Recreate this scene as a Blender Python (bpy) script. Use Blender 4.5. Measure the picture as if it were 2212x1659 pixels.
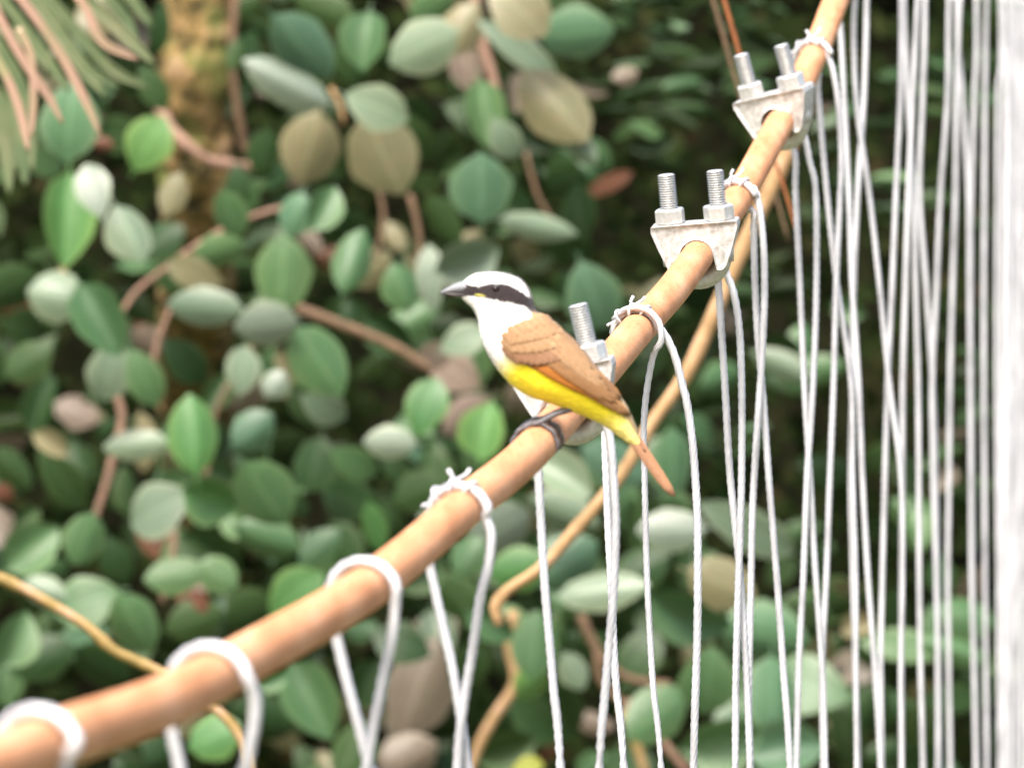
import bpy, bmesh, math, random
from mathutils import Vector, Matrix, noise
from mathutils.bvhtree import BVHTree

# ------------------------------------------------------------------ scene, camera, light
for o in list(bpy.data.objects):
    bpy.data.objects.remove(o, do_unlink=True)
scene = bpy.context.scene
COL = scene.collection
H = 2.2                      # camera height (m)
W_, HH_ = 2212.0, 1659.0     # measuring grid of the photograph
F = 300.0 / 36.0 * W_        # focal length in grid units

cam = bpy.data.cameras.new('camera')
cam.lens = 300.0
cam.sensor_width = 36.0
cam.clip_start = 0.1
cam.clip_end = 2000.0
cam.dof.use_dof = True
cam.dof.focus_distance = 7.85
cam.dof.aperture_fstop = 14.5
cam_o = bpy.data.objects.new('camera', cam)
COL.objects.link(cam_o)
cam_o.location = (0, 0, H)
cam_o.rotation_euler = (math.radians(90), 0, 0)
scene.camera = cam_o
scene.render.resolution_x = 1024
scene.render.resolution_y = 767

SUN_EL, SUN_AZ = math.radians(56), math.radians(200)   # azimuth clockwise from +Y (north)
world = bpy.data.worlds.new('World')
scene.world = world
world.use_nodes = True
wn = world.node_tree
bg = wn.nodes['Background']
sky = wn.nodes.new('ShaderNodeTexSky')
sky.sky_type = 'NISHITA'
sky.sun_disc = False
sky.sun_elevation = SUN_EL
sky.sun_rotation = SUN_AZ
sky.air_density = 1.0
sky.dust_density = 6.0
sky.ozone_density = 0.6
wn.links.new(sky.outputs[0], bg.inputs['Color'])
bg.inputs['Strength'].default_value = 0.11

sun = bpy.data.lights.new('sun', 'SUN')
sun.energy = 1.5
sun.angle = math.radians(14)
sun.color = (1.0, 0.965, 0.92)
sun_o = bpy.data.objects.new('sun', sun)
COL.objects.link(sun_o)
sd = Vector((math.sin(SUN_AZ) * math.cos(SUN_EL), math.cos(SUN_AZ) * math.cos(SUN_EL), math.sin(SUN_EL)))
sun_o.location = sd * 30
sun_o.rotation_euler = sd.to_track_quat('Z', 'Y').to_euler()

vs = scene.view_settings
vs.view_transform = 'Standard'
vs.look = 'None'
vs.gamma = 1.0
vs.exposure = 2.0
vs.use_curve_mapping = False

# ------------------------------------------------------------------ helpers
def P(x, y, Z):
    """grid position in the photograph + true distance (m) -> world point"""
    return Vector(((x - 1106.0) * Z / F, Z, H + (829.5 - y) * Z / F))

def link(o, parent=None):
    COL.objects.link(o)
    if parent is not None:
        o.parent = parent
    return o

def mesh_obj(name, verts, faces, mat, parent=None, smooth=True):
    m = bpy.data.meshes.new(name)
    m.from_pydata([tuple(v) for v in verts], [], faces)
    m.update()
    if smooth:
        m.polygons.foreach_set('use_smooth', [True] * len(m.polygons))
    if mat:
        m.materials.append(mat)
    return link(bpy.data.objects.new(name, m), parent)

def empty(name, loc=(0, 0, 0), rot=None):
    o = bpy.data.objects.new(name, None)
    o.empty_display_size = 0.05
    o.location = loc
    if rot is not None:
        o.rotation_euler = rot
    return link(o)

def tag(o, label=None, cat=None, group=None, kind=None):
    if label: o['label'] = label
    if cat: o['category'] = cat
    if group: o['group'] = group
    if kind: o['kind'] = kind
    return o

def catmull(pts, step):
    """resample a polyline of Vectors with a Catmull-Rom spline at about `step` spacing"""
    pts = [Vector(p) for p in pts]
    out = []
    n = len(pts)
    for i in range(n - 1):
        p0 = pts[i - 1] if i > 0 else pts[0] * 2 - pts[1]
        p1, p2 = pts[i], pts[i + 1]
        p3 = pts[i + 2] if i + 2 < n else pts[-1] * 2 - pts[-2]
        k = max(1, int(math.ceil((p2 - p1).length / step)))
        for j in range(k):
            t = j / k
            a = 2 * p1
            b = (p2 - p0) * t
            c = (2 * p0 - 5 * p1 + 4 * p2 - p3) * t * t
            d = (3 * p1 - p0 - 3 * p2 + p3) * t * t * t
            out.append((a + b + c + d) * 0.5)
    out.append(pts[-1].copy())
    return out

def frames(path):
    """parallel transport frames"""
    T = []
    n = len(path)
    for i in range(n):
        t = path[min(i + 1, n - 1)] - path[max(i - 1, 0)]
        if t.length < 1e-9: t = Vector((0, 0, 1))
        T.append(t.normalized())
    up = Vector((0, 0, 1)) if abs(T[0].z) < 0.9 else Vector((1, 0, 0))
    N = (up - T[0] * up.dot(T[0])).normalized()
    out = []
    for i in range(n):
        N = N - T[i] * N.dot(T[i])
        if N.length < 1e-6: N = T[i].orthogonal()
        N.normalize()
        out.append((T[i], N.copy(), T[i].cross(N)))
    return out

def sweep(path, radius, seg=10, lobes=0, lay=0.05, depth=0.12, verts=None, faces=None, uv=False):
    """tube along path. radius number or function(t, length). lobes>0 gives a laid (twisted) strand profile."""
    V = [] if verts is None else verts
    Fc = [] if faces is None else faces
    fr = frames(path)
    base = len(V)
    n = len(path)
    d = 0.0
    tot = sum((path[i + 1] - path[i]).length for i in range(n - 1)) or 1.0
    for i in range(n):
        if i: d += (path[i] - path[i - 1]).length
        r = radius(d / tot, d) if callable(radius) else radius
        t, a, b = fr[i]
        tw = 2 * math.pi * d / lay if lobes else 0.0
        for k in range(seg):
            ang = 2 * math.pi * k / seg
            rr = r
            if lobes:
                rr = r * (1 - depth + depth * abs(math.cos(lobes * ang / 2.0)) * 1.0)
            ang += tw
            V.append(path[i] + a * (math.cos(ang) * rr) + b * (math.sin(ang) * rr))
    for i in range(n - 1):
        for k in range(seg):
            k2 = (k + 1) % seg
            Fc.append((base + i * seg + k, base + i * seg + k2, base + (i + 1) * seg + k2, base + (i + 1) * seg + k))
    Fc.append(tuple(base + k for k in reversed(range(seg))))
    Fc.append(tuple(base + (n - 1) * seg + k for k in range(seg)))
    return V, Fc

def lerp(a, b, t): return a + (b - a) * t
def interp(x, tab):
    if x <= tab[0][0]: return tab[0][1]
    for (x0, y0), (x1, y1) in zip(tab, tab[1:]):
        if x <= x1: return lerp(y0, y1, (x - x0) / (x1 - x0))
    return tab[-1][1]
def sstep(a, b, x):
    if a == b: return 0.0 if x < a else 1.0
    t = max(0.0, min(1.0, (x - a) / (b - a)))
    return t * t * (3 - 2 * t)

# ------------------------------------------------------------------ materials
def new_mat(name):
    m = bpy.data.materials.new(name)
    m.use_nodes = True
    nt = m.node_tree
    b = nt.nodes['Principled BSDF']
    return m, nt, b

def N(nt, t, **kw):
    n = nt.nodes.new(t)
    for k, v in kw.items():
        setattr(n, k, v)
    return n

def noise_node(nt, scale, detail=4.0, coord='Object', rough=0.6, stretch=None):
    tc = N(nt, 'ShaderNodeTexCoord')
    nz = N(nt, 'ShaderNodeTexNoise')
    nz.inputs['Scale'].default_value = scale
    nz.inputs['Detail'].default_value = detail
    nz.inputs['Roughness'].default_value = rough
    if stretch:
        mp = N(nt, 'ShaderNodeMapping')
        mp.inputs['Scale'].default_value = stretch
        nt.links.new(tc.outputs[coord], mp.inputs[0])
        nt.links.new(mp.outputs[0], nz.inputs['Vector'])
    else:
        nt.links.new(tc.outputs[coord], nz.inputs['Vector'])
    return nz

def ramp(nt, src, stops):
    r = N(nt, 'ShaderNodeValToRGB')
    e = r.color_ramp.elements
    while len(e) < len(stops): e.new(0.5)
    for i, (p, c) in enumerate(stops):
        e[i].position = p
        e[i].color = (c[0], c[1], c[2], 1)
    nt.links.new(src, r.inputs[0])
    return r

def mixc(nt, fac, a, b, mode='MIX'):
    m = N(nt, 'ShaderNodeMix', data_type='RGBA', blend_type=mode)
    for sock, v in ((m.inputs[0], fac), (m.inputs[6], a), (m.inputs[7], b)):
        if isinstance(v, (int, float)): sock.default_value = v
        elif isinstance(v, tuple): sock.default_value = (v[0], v[1], v[2], 1)
        else: nt.links.new(v, sock)
    return m.outputs[2]

def add_bump(nt, b, src, strength, dist):
    bp = N(nt, 'ShaderNodeBump')
    bp.inputs['Strength'].default_value = strength
    bp.inputs['Distance'].default_value = dist
    nt.links.new(src, bp.inputs['Height'])
    nt.links.new(bp.outputs[0], b.inputs['Normal'])
    return bp

def mottled(name, stops, scale, rough=0.7, bump=0.3, dist=0.002, metallic=0.0, detail=6.0, stretch=None, spec=0.5):
    m, nt, b = new_mat(name)
    nz = noise_node(nt, scale, detail, stretch=stretch)
    r = ramp(nt, nz.outputs['Fac'], stops)
    nt.links.new(r.outputs[0], b.inputs['Base Color'])
    b.inputs['Roughness'].default_value = rough
    b.inputs['Metallic'].default_value = metallic
    b.inputs['Specular IOR Level'].default_value = spec
    add_bump(nt, b, nz.outputs['Fac'], bump, dist)
    return m

# rusty steel cable: fine laid wires (UV relief), rust mottling, small pits
def cable_mat():
    m, nt, b = new_mat('rusted_cable')
    nz = noise_node(nt, 60.0, 6.0, stretch=(1, 0.09, 0.6))
    r = ramp(nt, nz.outputs['Fac'], [(0.30, (0.40, 0.175, 0.075)), (0.50, (0.52, 0.25, 0.12)), (0.70, (0.60, 0.325, 0.185))])
    nz2 = noise_node(nt, 420.0, 3.0, stretch=(1, 0.3, 1))
    dark = ramp(nt, nz2.outputs['Fac'], [(0.30, (0.62, 0.55, 0.5)), (0.46, (1, 1, 1))])
    col = mixc(nt, 0.8, r.outputs[0], dark.outputs[0], 'MULTIPLY')
    nt.links.new(col, b.inputs['Base Color'])
    b.inputs['Roughness'].default_value = 0.82
    b.inputs['Specular IOR Level'].default_value = 0.25
    add_bump(nt, b, nz2.outputs['Fac'], 0.45, 0.0007)
    return m

M_cable = cable_mat()
M_zinc = mottled('cast_zinc', [(0.3, (0.27, 0.26, 0.24)), (0.5, (0.46, 0.45, 0.43)), (0.7, (0.64, 0.63, 0.615))], 160.0, 0.52, 0.35, 0.0009, 0.35)
M_bolt = mottled('plated_bolt', [(0.3, (0.42, 0.42, 0.41)), (0.7, (0.62, 0.62, 0.61))], 220.0, 0.38, 0.15, 0.0004, 0.55)
M_wire = mottled('galvanised_wire', [(0.28, (0.31, 0.31, 0.325)), (0.5, (0.51, 0.51, 0.53)), (0.72, (0.64, 0.64, 0.665))], 60.0, 0.46, 0.1, 0.0003, 0.25, stretch=(1, 1, 0.25))

def leaf_mat(name, base, edge, sheen=0.4, spots=0.0, spotcol=(0.2, 0.1, 0.05)):
    m, nt, b = new_mat(name)
    oi = N(nt, 'ShaderNodeObjectInfo')
    uvn = N(nt, 'ShaderNodeUVMap')
    sep = N(nt, 'ShaderNodeSeparateXYZ')
    nt.links.new(uvn.outputs[0], sep.inputs[0])
    # distance from midrib
    sb = N(nt, 'ShaderNodeMath', operation='SUBTRACT'); sb.inputs[1].default_value = 0.5
    nt.links.new(sep.outputs[1], sb.inputs[0])
    ab = N(nt, 'ShaderNodeMath', operation='ABSOLUTE'); nt.links.new(sb.outputs[0], ab.inputs[0])
    er = ramp(nt, ab.outputs[0], [(0.30, (0, 0, 0)), (0.5, (1, 1, 1))])
    col = mixc(nt, er.outputs[0], base, edge)
    rib = ramp(nt, ab.outputs[0], [(0.0, (1, 1, 1)), (0.045, (0, 0, 0))])
    lighter = tuple(min(1, c * 1.6 + 0.03) for c in base)
    fac = N(nt, 'ShaderNodeMath', operation='MULTIPLY'); fac.inputs[1].default_value = 0.6
    nt.links.new(rib.outputs[0], fac.inputs[0])
    col = mixc(nt, fac.outputs[0], col, lighter)
    nz = noise_node(nt, 22.0, 4.0)
    r1 = ramp(nt, nz.outputs['Fac'], [(0.3, (0.72, 0.78, 0.72)), (0.7, (1.22, 1.16, 1.2))])
    col = mixc(nt, 1.0, col, r1.outputs[0], 'MULTIPLY')
    if spots > 0:
        nz2 = noise_node(nt, 34.0, 3.0)
        r2 = ramp(nt, nz2.outputs['Fac'], [(0.60 - 0.12 * spots, (0, 0, 0)), (0.66, (1, 1, 1))])
        f2 = N(nt, 'ShaderNodeMath', operation='MULTIPLY'); f2.inputs[1].default_value = 0.8
        nt.links.new(r2.outputs[0], f2.inputs[0])
        col = mixc(nt, f2.outputs[0], col, spotcol)
    hsv = N(nt, 'ShaderNodeHueSaturation')
    mr = N(nt, 'ShaderNodeMapRange'); mr.inputs[3].default_value = 0.485; mr.inputs[4].default_value = 0.515
    nt.links.new(oi.outputs['Random'], mr.inputs[0]); nt.links.new(mr.outputs[0], hsv.inputs['Hue'])
    mv = N(nt, 'ShaderNodeMapRange'); mv.inputs[3].default_value = 1.25; mv.inputs[4].default_value = 0.75
    nt.links.new(oi.outputs['Random'], mv.inputs[0]); nt.links.new(mv.outputs[0], hsv.inputs['Value'])
    nt.links.new(col, hsv.inputs['Color'])
    nt.links.new(hsv.outputs[0], b.inputs['Base Color'])
    b.inputs['Roughness'].default_value = 0.46
    b.inputs['Specular IOR Level'].default_value = sheen
    tr = N(nt, 'ShaderNodeBsdfTranslucent')
    nt.links.new(hsv.outputs[0], tr.inputs['Color'])
    mx = N(nt, 'ShaderNodeMixShader'); mx.inputs[0].default_value = 0.16
    out = nt.nodes['Material Output']
    nt.links.new(b.outputs[0], mx.inputs[1]); nt.links.new(tr.outputs[0], mx.inputs[2])
    nt.links.new(mx.outputs[0], out.inputs['Surface'])
    return m

LEAF = {
    'g': leaf_mat('leaf_green', (0.044, 0.108, 0.040), (0.07, 0.135, 0.05), 0.4, 0.25, (0.12, 0.11, 0.05)),
    'b': leaf_mat('leaf_fresh', (0.062, 0.155, 0.042), (0.115, 0.205, 0.055)),
    't': leaf_mat('leaf_teal', (0.060, 0.128, 0.066), (0.10, 0.17, 0.088)),
    'p': leaf_mat('leaf_sky_sheen', (0.105, 0.16, 0.10), (0.165, 0.21, 0.13), 0.55, 0.35, (0.16, 0.13, 0.085)),  # sky sheen put into the colour as a paler green; brown spots are real
    'w': leaf_mat('leaf_bright_sheen', (0.155, 0.195, 0.145), (0.20, 0.245, 0.15), 0.7),  # strongest sky reflection, whitened straight into the base colour
    'd': leaf_mat('leaf_shaded', (0.020, 0.050, 0.014), (0.034, 0.068, 0.021), 0.2, 0.3, (0.055, 0.05, 0.02)),  # darker copy of the leaf green, shadow tone put into the colour
    'k': leaf_mat('leaf_shade_green', (0.010, 0.021, 0.005), (0.016, 0.030, 0.008), 0.08),  # near-black copy of the leaf green, thicket shade painted in
    'o': leaf_mat('leaf_olive_spotted', (0.12, 0.125, 0.062), (0.15, 0.15, 0.075), 0.4, 0.8, (0.22, 0.13, 0.075)),
    'y': leaf_mat('leaf_yellowing', (0.24, 0.26, 0.03), (0.28, 0.28, 0.04), 0.4, 0.5, (0.2, 0.12, 0.03)),
    'r': leaf_mat('leaf_dry', (0.145, 0.12, 0.09), (0.18, 0.15, 0.11), 0.3, 0.6, (0.12, 0.06, 0.035)),
    'x': leaf_mat('leaf_rust', (0.11, 0.05, 0.028), (0.14, 0.065, 0.035), 0.3, 0.6, (0.1, 0.04, 0.02)),
}
M_stem_tan = mottled('stem_tan', [(0.3, (0.20, 0.115, 0.045)), (0.5, (0.31, 0.19, 0.085)), (0.72, (0.40, 0.25, 0.15))], 30.0, 0.75, 0.6, 0.004)
M_stem_yellow = mottled('stem_yellow', [(0.3, (0.16, 0.115, 0.025)), (0.5, (0.25, 0.165, 0.05)), (0.72, (0.38, 0.24, 0.15))], 26.0, 0.7, 0.6, 0.004)
M_stem_pink = mottled('stem_pink', [(0.3, (0.15, 0.085, 0.055)), (0.7, (0.27, 0.16, 0.11))], 40.0, 0.75, 0.4, 0.003)
M_stem_brown = mottled('stem_brown', [(0.3, (0.07, 0.042, 0.022)), (0.7, (0.16, 0.095, 0.05))], 40.0, 0.8, 0.5, 0.003)
M_stem_rust = mottled('stem_rust', [(0.3, (0.16, 0.045, 0.012)), (0.7, (0.26, 0.085, 0.022))], 40.0, 0.8, 0.3, 0.002)
M_frond_pink = mottled('frond_pinkish', [(0.3, (0.22, 0.17, 0.095)), (0.5, (0.29, 0.175, 0.125)), (0.7, (0.21, 0.20, 0.09))], 9.0, 0.6, 0.2, 0.002)
M_frond_green = mottled('frond_green', [(0.3, (0.04, 0.075, 0.025)), (0.5, (0.085, 0.115, 0.045)), (0.7, (0.15, 0.155, 0.08))], 9.0, 0.5, 0.2, 0.002)
M_bank = mottled('soil_with_shade', [(0.3, (0.004, 0.005, 0.003)), (0.5, (0.009, 0.009, 0.005)), (0.62, (0.014, 0.016, 0.007)), (0.75, (0.024, 0.016, 0.010))], 5.5, 0.95, 0.6, 0.03, spec=0.0)  # soil darkened in the colour to give the shade between leaves
M_ground = mottled('forest_ground', [(0.3, (0.05, 0.06, 0.025)), (0.55, (0.10, 0.10, 0.045)), (0.75, (0.16, 0.12, 0.07))], 3.0, 0.95, 0.5, 0.02, spec=0.2)

def bark_mat():
    m, nt, b = new_mat('mossy_bark')
    nz = noise_node(nt, 19.0, 6.0)
    r = ramp(nt, nz.outputs['Fac'], [(0.36, (0.022, 0.020, 0.008)), (0.45, (0.085, 0.062, 0.022)), (0.53, (0.19, 0.125, 0.045)), (0.66, (0.29, 0.19, 0.11))])
    nz2 = noise_node(nt, 7.0, 3.0)
    moss = ramp(nt, nz2.outputs['Fac'], [(0.52, (0, 0, 0)), (0.66, (1, 1, 1))])
    col = mixc(nt, moss.outputs[0], r.outputs[0], (0.10, 0.115, 0.03))
    nt.links.new(col, b.inputs['Base Color'])
    b.inputs['Roughness'].default_value = 0.92
    b.inputs['Specular IOR Level'].default_value = 0.2
    add_bump(nt, b, nz.outputs['Fac'], 0.9, 0.02)
    return m
M_bark = bark_mat()

# ------------------------------------------------------------------ the setting
def grid_obj(name, x0, x1, nx, y0, y1, ny, fz, mat):
    V, Fc = [], []
    for j in range(ny + 1):
        for i in range(nx + 1):
            x = lerp(x0, x1, i / nx); y = lerp(y0, y1, j / ny)
            V.append(fz(x, y))
    for j in range(ny):
        for i in range(nx):
            a = j * (nx + 1) + i
            Fc.append((a, a + 1, a + nx + 2, a + nx + 1))
    return mesh_obj(name, V, Fc, mat)

tag(grid_obj('ground', -600, 600, 4, -600, 600, 4, lambda x, y: Vector((x, y, 0)), M_ground), kind='structure')
def bank_pt(x, y):
    n = noise.noise(Vector((x * 0.8, y * 0.8, 3.1))) * 0.5 + noise.noise(Vector((x * 2.6, y * 2.6, 8.0))) * 0.18
    return Vector((x, 23.3 + y * 0.22 + n, y))
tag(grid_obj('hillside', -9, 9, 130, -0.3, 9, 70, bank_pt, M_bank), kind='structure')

# ------------------------------------------------------------------ the rusty main cable
CABLE_R = 0.0155
def Zx(x): return 13400.0 / (3118.0 - x)          # distance of the cable where it crosses column x
CY = [(-2200, 2000), (-1200, 1905), (-500, 1790), (-120, 1690), (60, 1622), (167, 1582), (368, 1512), (635, 1363), (812, 1256), (985, 1112), (1141, 980), (1270, 838), (1400, 686),
      (1472, 602), (1591, 432), (1647, 333), (1746, 150), (1800, 18), (1850, -105), (1925, -300), (2000, -520), (2100, -850), (2200, -1230), (2350, -1900)]
cable_ctrl = [P(x, y, Zx(x)) for x, y in CY]
cable_path = catmull(cable_ctrl, 0.025)
def smooth_path(p, it):
    for _ in range(it):
        p = [p[0]] + [(p[i - 1] + p[i] * 2 + p[i + 1]) / 4 for i in range(1, len(p) - 1)] + [p[-1]]
    return p
cable_path = smooth_path(cable_path, 24)

def cable_at(Z):
    """centre and tangent of the cable at distance Z"""
    for a, b in zip(cable_path, cable_path[1:]):
        if a.y <= Z <= b.y:
            t = (Z - a.y) / max(1e-9, b.y - a.y)
            return a.lerp(b, t), (b - a).normalized()
    return cable_path[-1].copy(), (cable_path[-1] - cable_path[-2]).normalized()

def cable_frame(Z, roll=0.0):
    c, t = cable_at(Z)
    s = t.cross(Vector((0, 0, 1))).normalized()      # to the right seen from the camera
    u = s.cross(t).normalized()
    if roll:
        r = math.radians(roll)
        s, u = s * math.cos(r) + u * math.sin(r), u * math.cos(r) - s * math.sin(r)
    return c, s, t, u

def build_cable():
    seg = 48
    jp = [p + Vector((noise.noise(p * 2.3) * 0.0012, 0, noise.noise(p * 2.3 + Vector((9, 0, 0))) * 0.0012)) for p in cable_path]
    V, Fc = sweep(jp, lambda t, d: CABLE_R * (1 + 0.008 * noise.noise(Vector((d * 3.0, 0, 0)))), seg)
    o = mesh_obj('rusty_cable', V, Fc, M_cable)
    me = o.data
    uvl = me.uv_layers.new(name='UVMap')
    dist = [0.0]
    for i in range(1, len(jp)): dist.append(dist[-1] + (jp[i] - jp[i - 1]).length)
    nquad = (len(jp) - 1) * seg
    for pi, poly in enumerate(me.polygons):
        if pi >= nquad: break
        i, k = divmod(pi, seg)
        co = ((k / seg, dist[i]), ((k + 1) / seg, dist[i]), ((k + 1) / seg, dist[i + 1]), (k / seg, dist[i + 1]))
        for li, c in zip(poly.loop_indices, co):
            uvl.data[li].uv = c
    return tag(o, 'thick rust-orange steel cable the bird perches on, rising from lower left to upper right', 'cable')
build_cable()

# ------------------------------------------------------------------ wire rope clips (saddle, U-bolt, two nuts)
def clip_parts():
    mm = 0.001
    # saddle: arched block, section in (s,u), swept along the cable (t)
    prof = [(-42, 33), (42, 33), (42.5, 27), (36, 8), (29, -9), (25, -13.5), (18.5, -13.5)]
    prof += [(16.3 * math.cos(math.radians(a)), 16.3 * math.sin(math.radians(a)) + 1.0) for a in range(0, 181, 15)]
    prof += [(-18.5, -13.5), (-25, -13.5), (-29, -9), (-36, 8), (-42.5, 27)]
    bm = bmesh.new()
    def ring(depth, k):
        return [bm.verts.new((x * k * mm, depth * mm, y * mm)) for x, y in prof]
    r0, r1 = ring(-19, 1.0), ring(19, 1.0)
    n = len(prof)
    f0 = bm.faces.new(r0); f1 = bm.faces.new(list(reversed(r1)))
    for i in range(n):
        bm.faces.new((r0[(i + 1) % n], r0[i], r1[i], r1[(i + 1) % n]))
    bmesh.ops.recalc_face_normals(bm, faces=bm.faces)
    # recess the web between the ribs on both ends
    for f in (f0, f1):
        res = bmesh.ops.inset_region(bm, faces=[f], thickness=3.2 * mm, depth=0.0)
        bmesh.ops.translate(bm, verts=f.verts, vec=Vector((0, 3.6 * mm if f is f0 else -3.6 * mm, 0)))
    bmesh.ops.triangulate(bm, faces=[f for f in bm.faces if len(f.verts) > 4])
    me = bpy.data.meshes.new('saddle'); bm.to_mesh(me); bm.free()
    me.materials.append(M_zinc)
    # bosses that the nuts sit on
    V, Fc = sweep([Vector((0, 0, z * mm)) for z in (-8, 0, 10, 20, 28)], lambda t, d: (10.5 + 3.2 * t) * mm, 20)
    cheeks = bpy.data.meshes.new('bolt_boss'); cheeks.from_pydata([tuple(v) for v in V], [], Fc)
    cheeks.polygons.foreach_set('use_smooth', [True] * len(cheeks.polygons)); cheeks.materials.append(M_zinc)
    # U-bolt with cut threads
    path = [Vector((-24 * mm, 0, z * mm)) for z in [82, 81.2, 80.4]]
    def leg(sx, zs): return [Vector((sx * 24 * mm, 0, z * mm)) for z in zs]
    zs = [82 - 0.4 * i for i in range(0, 112)]
    down = leg(-1, zs) + leg(-1, [36, 30, 20, 10, 4])
    arc = [Vector((24.3 * mm * math.cos(math.radians(a)), 0, 24.3 * mm * math.sin(math.radians(a)))) for a in range(180, 361, 10)]
    up = list(reversed(leg(1, zs) + leg(1, [36, 30, 20, 10, 4])))
    full = down + arc + up
    def rad(p):
        z = p.z / mm
        if z > 37.5:
            ph = ((82 - z) % 2.4) / 2.4
            r = 6.7 + 2.2 * (1 - abs(2 * ph - 1))
            if z > 80.8: r = min(r, 7.4)
            return r * mm
        return 8.8 * mm
    idx = {'i': 0}
    def rf(t, d):
        r = rad(full[idx['i']]); idx['i'] += 1
        return r
    V, Fc = sweep(full, rf, 20)
    ub = bpy.data.meshes.new('u_bolt'); ub.from_pydata([tuple(v) for v in V], [], Fc)
    ub.polygons.foreach_set('use_smooth', [True] * len(ub.polygons)); ub.materials.append(M_bolt)
    # hexagon nut
    bm = bmesh.new()
    lev = [(0, 14.2), (1.6, 15.4), (13.6, 15.4), (15.2, 13.6)]
    rows = []
    for z, r in lev:
        rows.append([bm.verts.new((r * mm * math.cos(math.radians(60 * k + 12)), r * mm * math.sin(math.radians(60 * k + 12)), z * mm)) for k in range(6)])
    for a, b in zip(rows, rows[1:]):
        for k in range(6): bm.faces.new((a[k], a[(k + 1) % 6], b[(k + 1) % 6], b[k]))
    bm.faces.new(list(reversed(rows[0]))); bm.faces.new(rows[-1])
    bmesh.ops.recalc_face_normals(bm, faces=bm.faces)
    nut = bpy.data.meshes.new('nut'); bm.to_mesh(nut); bm.free(); nut.materials.append(M_bolt)
    return me, cheeks, ub, nut
SADDLE, BOSS, UBOLT, NUT = clip_parts()

def place_clip(x, roll, label, twist=0.0, yaw=0.0):
    c, s, t, u = cable_frame(Zx(x), roll)
    root = empty('cable_clip')
    M = Matrix((s, t, u)).transposed().to_4x4()
    M.translation = c
    root.matrix_world = M @ Matrix.Rotation(math.radians(yaw), 4, 'Z')
    tag(root, label, 'clip', 'wire rope clips bolted along the cable')
    o = link(bpy.data.objects.new('saddle', SADDLE), root)
    bv = o.modifiers.new('bevel', 'BEVEL'); bv.width = 0.0013; bv.segments = 2; bv.limit_method = 'ANGLE'
    for sx in (-1, 1):
        bb = link(bpy.data.objects.new('bolt_boss', BOSS), o)
        bb.location = (sx * 0.024, 0, 0)
    link(bpy.data.objects.new('u_bolt', UBOLT), root)
    for k, sx in enumerate((-1, 1)):
        nobj = link(bpy.data.objects.new('nut', NUT), root)
        nobj.location = (sx * 0.024, 0, 0.0332)
        nobj.rotation_euler = (0, 0, math.radians(14 + 31 * k + twist))
        b2 = nobj.modifiers.new('bevel', 'BEVEL'); b2.width = 0.0008; b2.segments = 2
    return root
place_clip(1508, 4.5, 'galvanised cable clip in sharp focus, upright bolts, middle one of the three', 0, 0)
place_clip(1686, 14.5, 'galvanised cable clip nearest the top of the picture, bolts leaning left', 25, -14)
place_clip(1236, 12.5, 'galvanised cable clip half hidden behind the bird', 8, 0)

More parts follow.
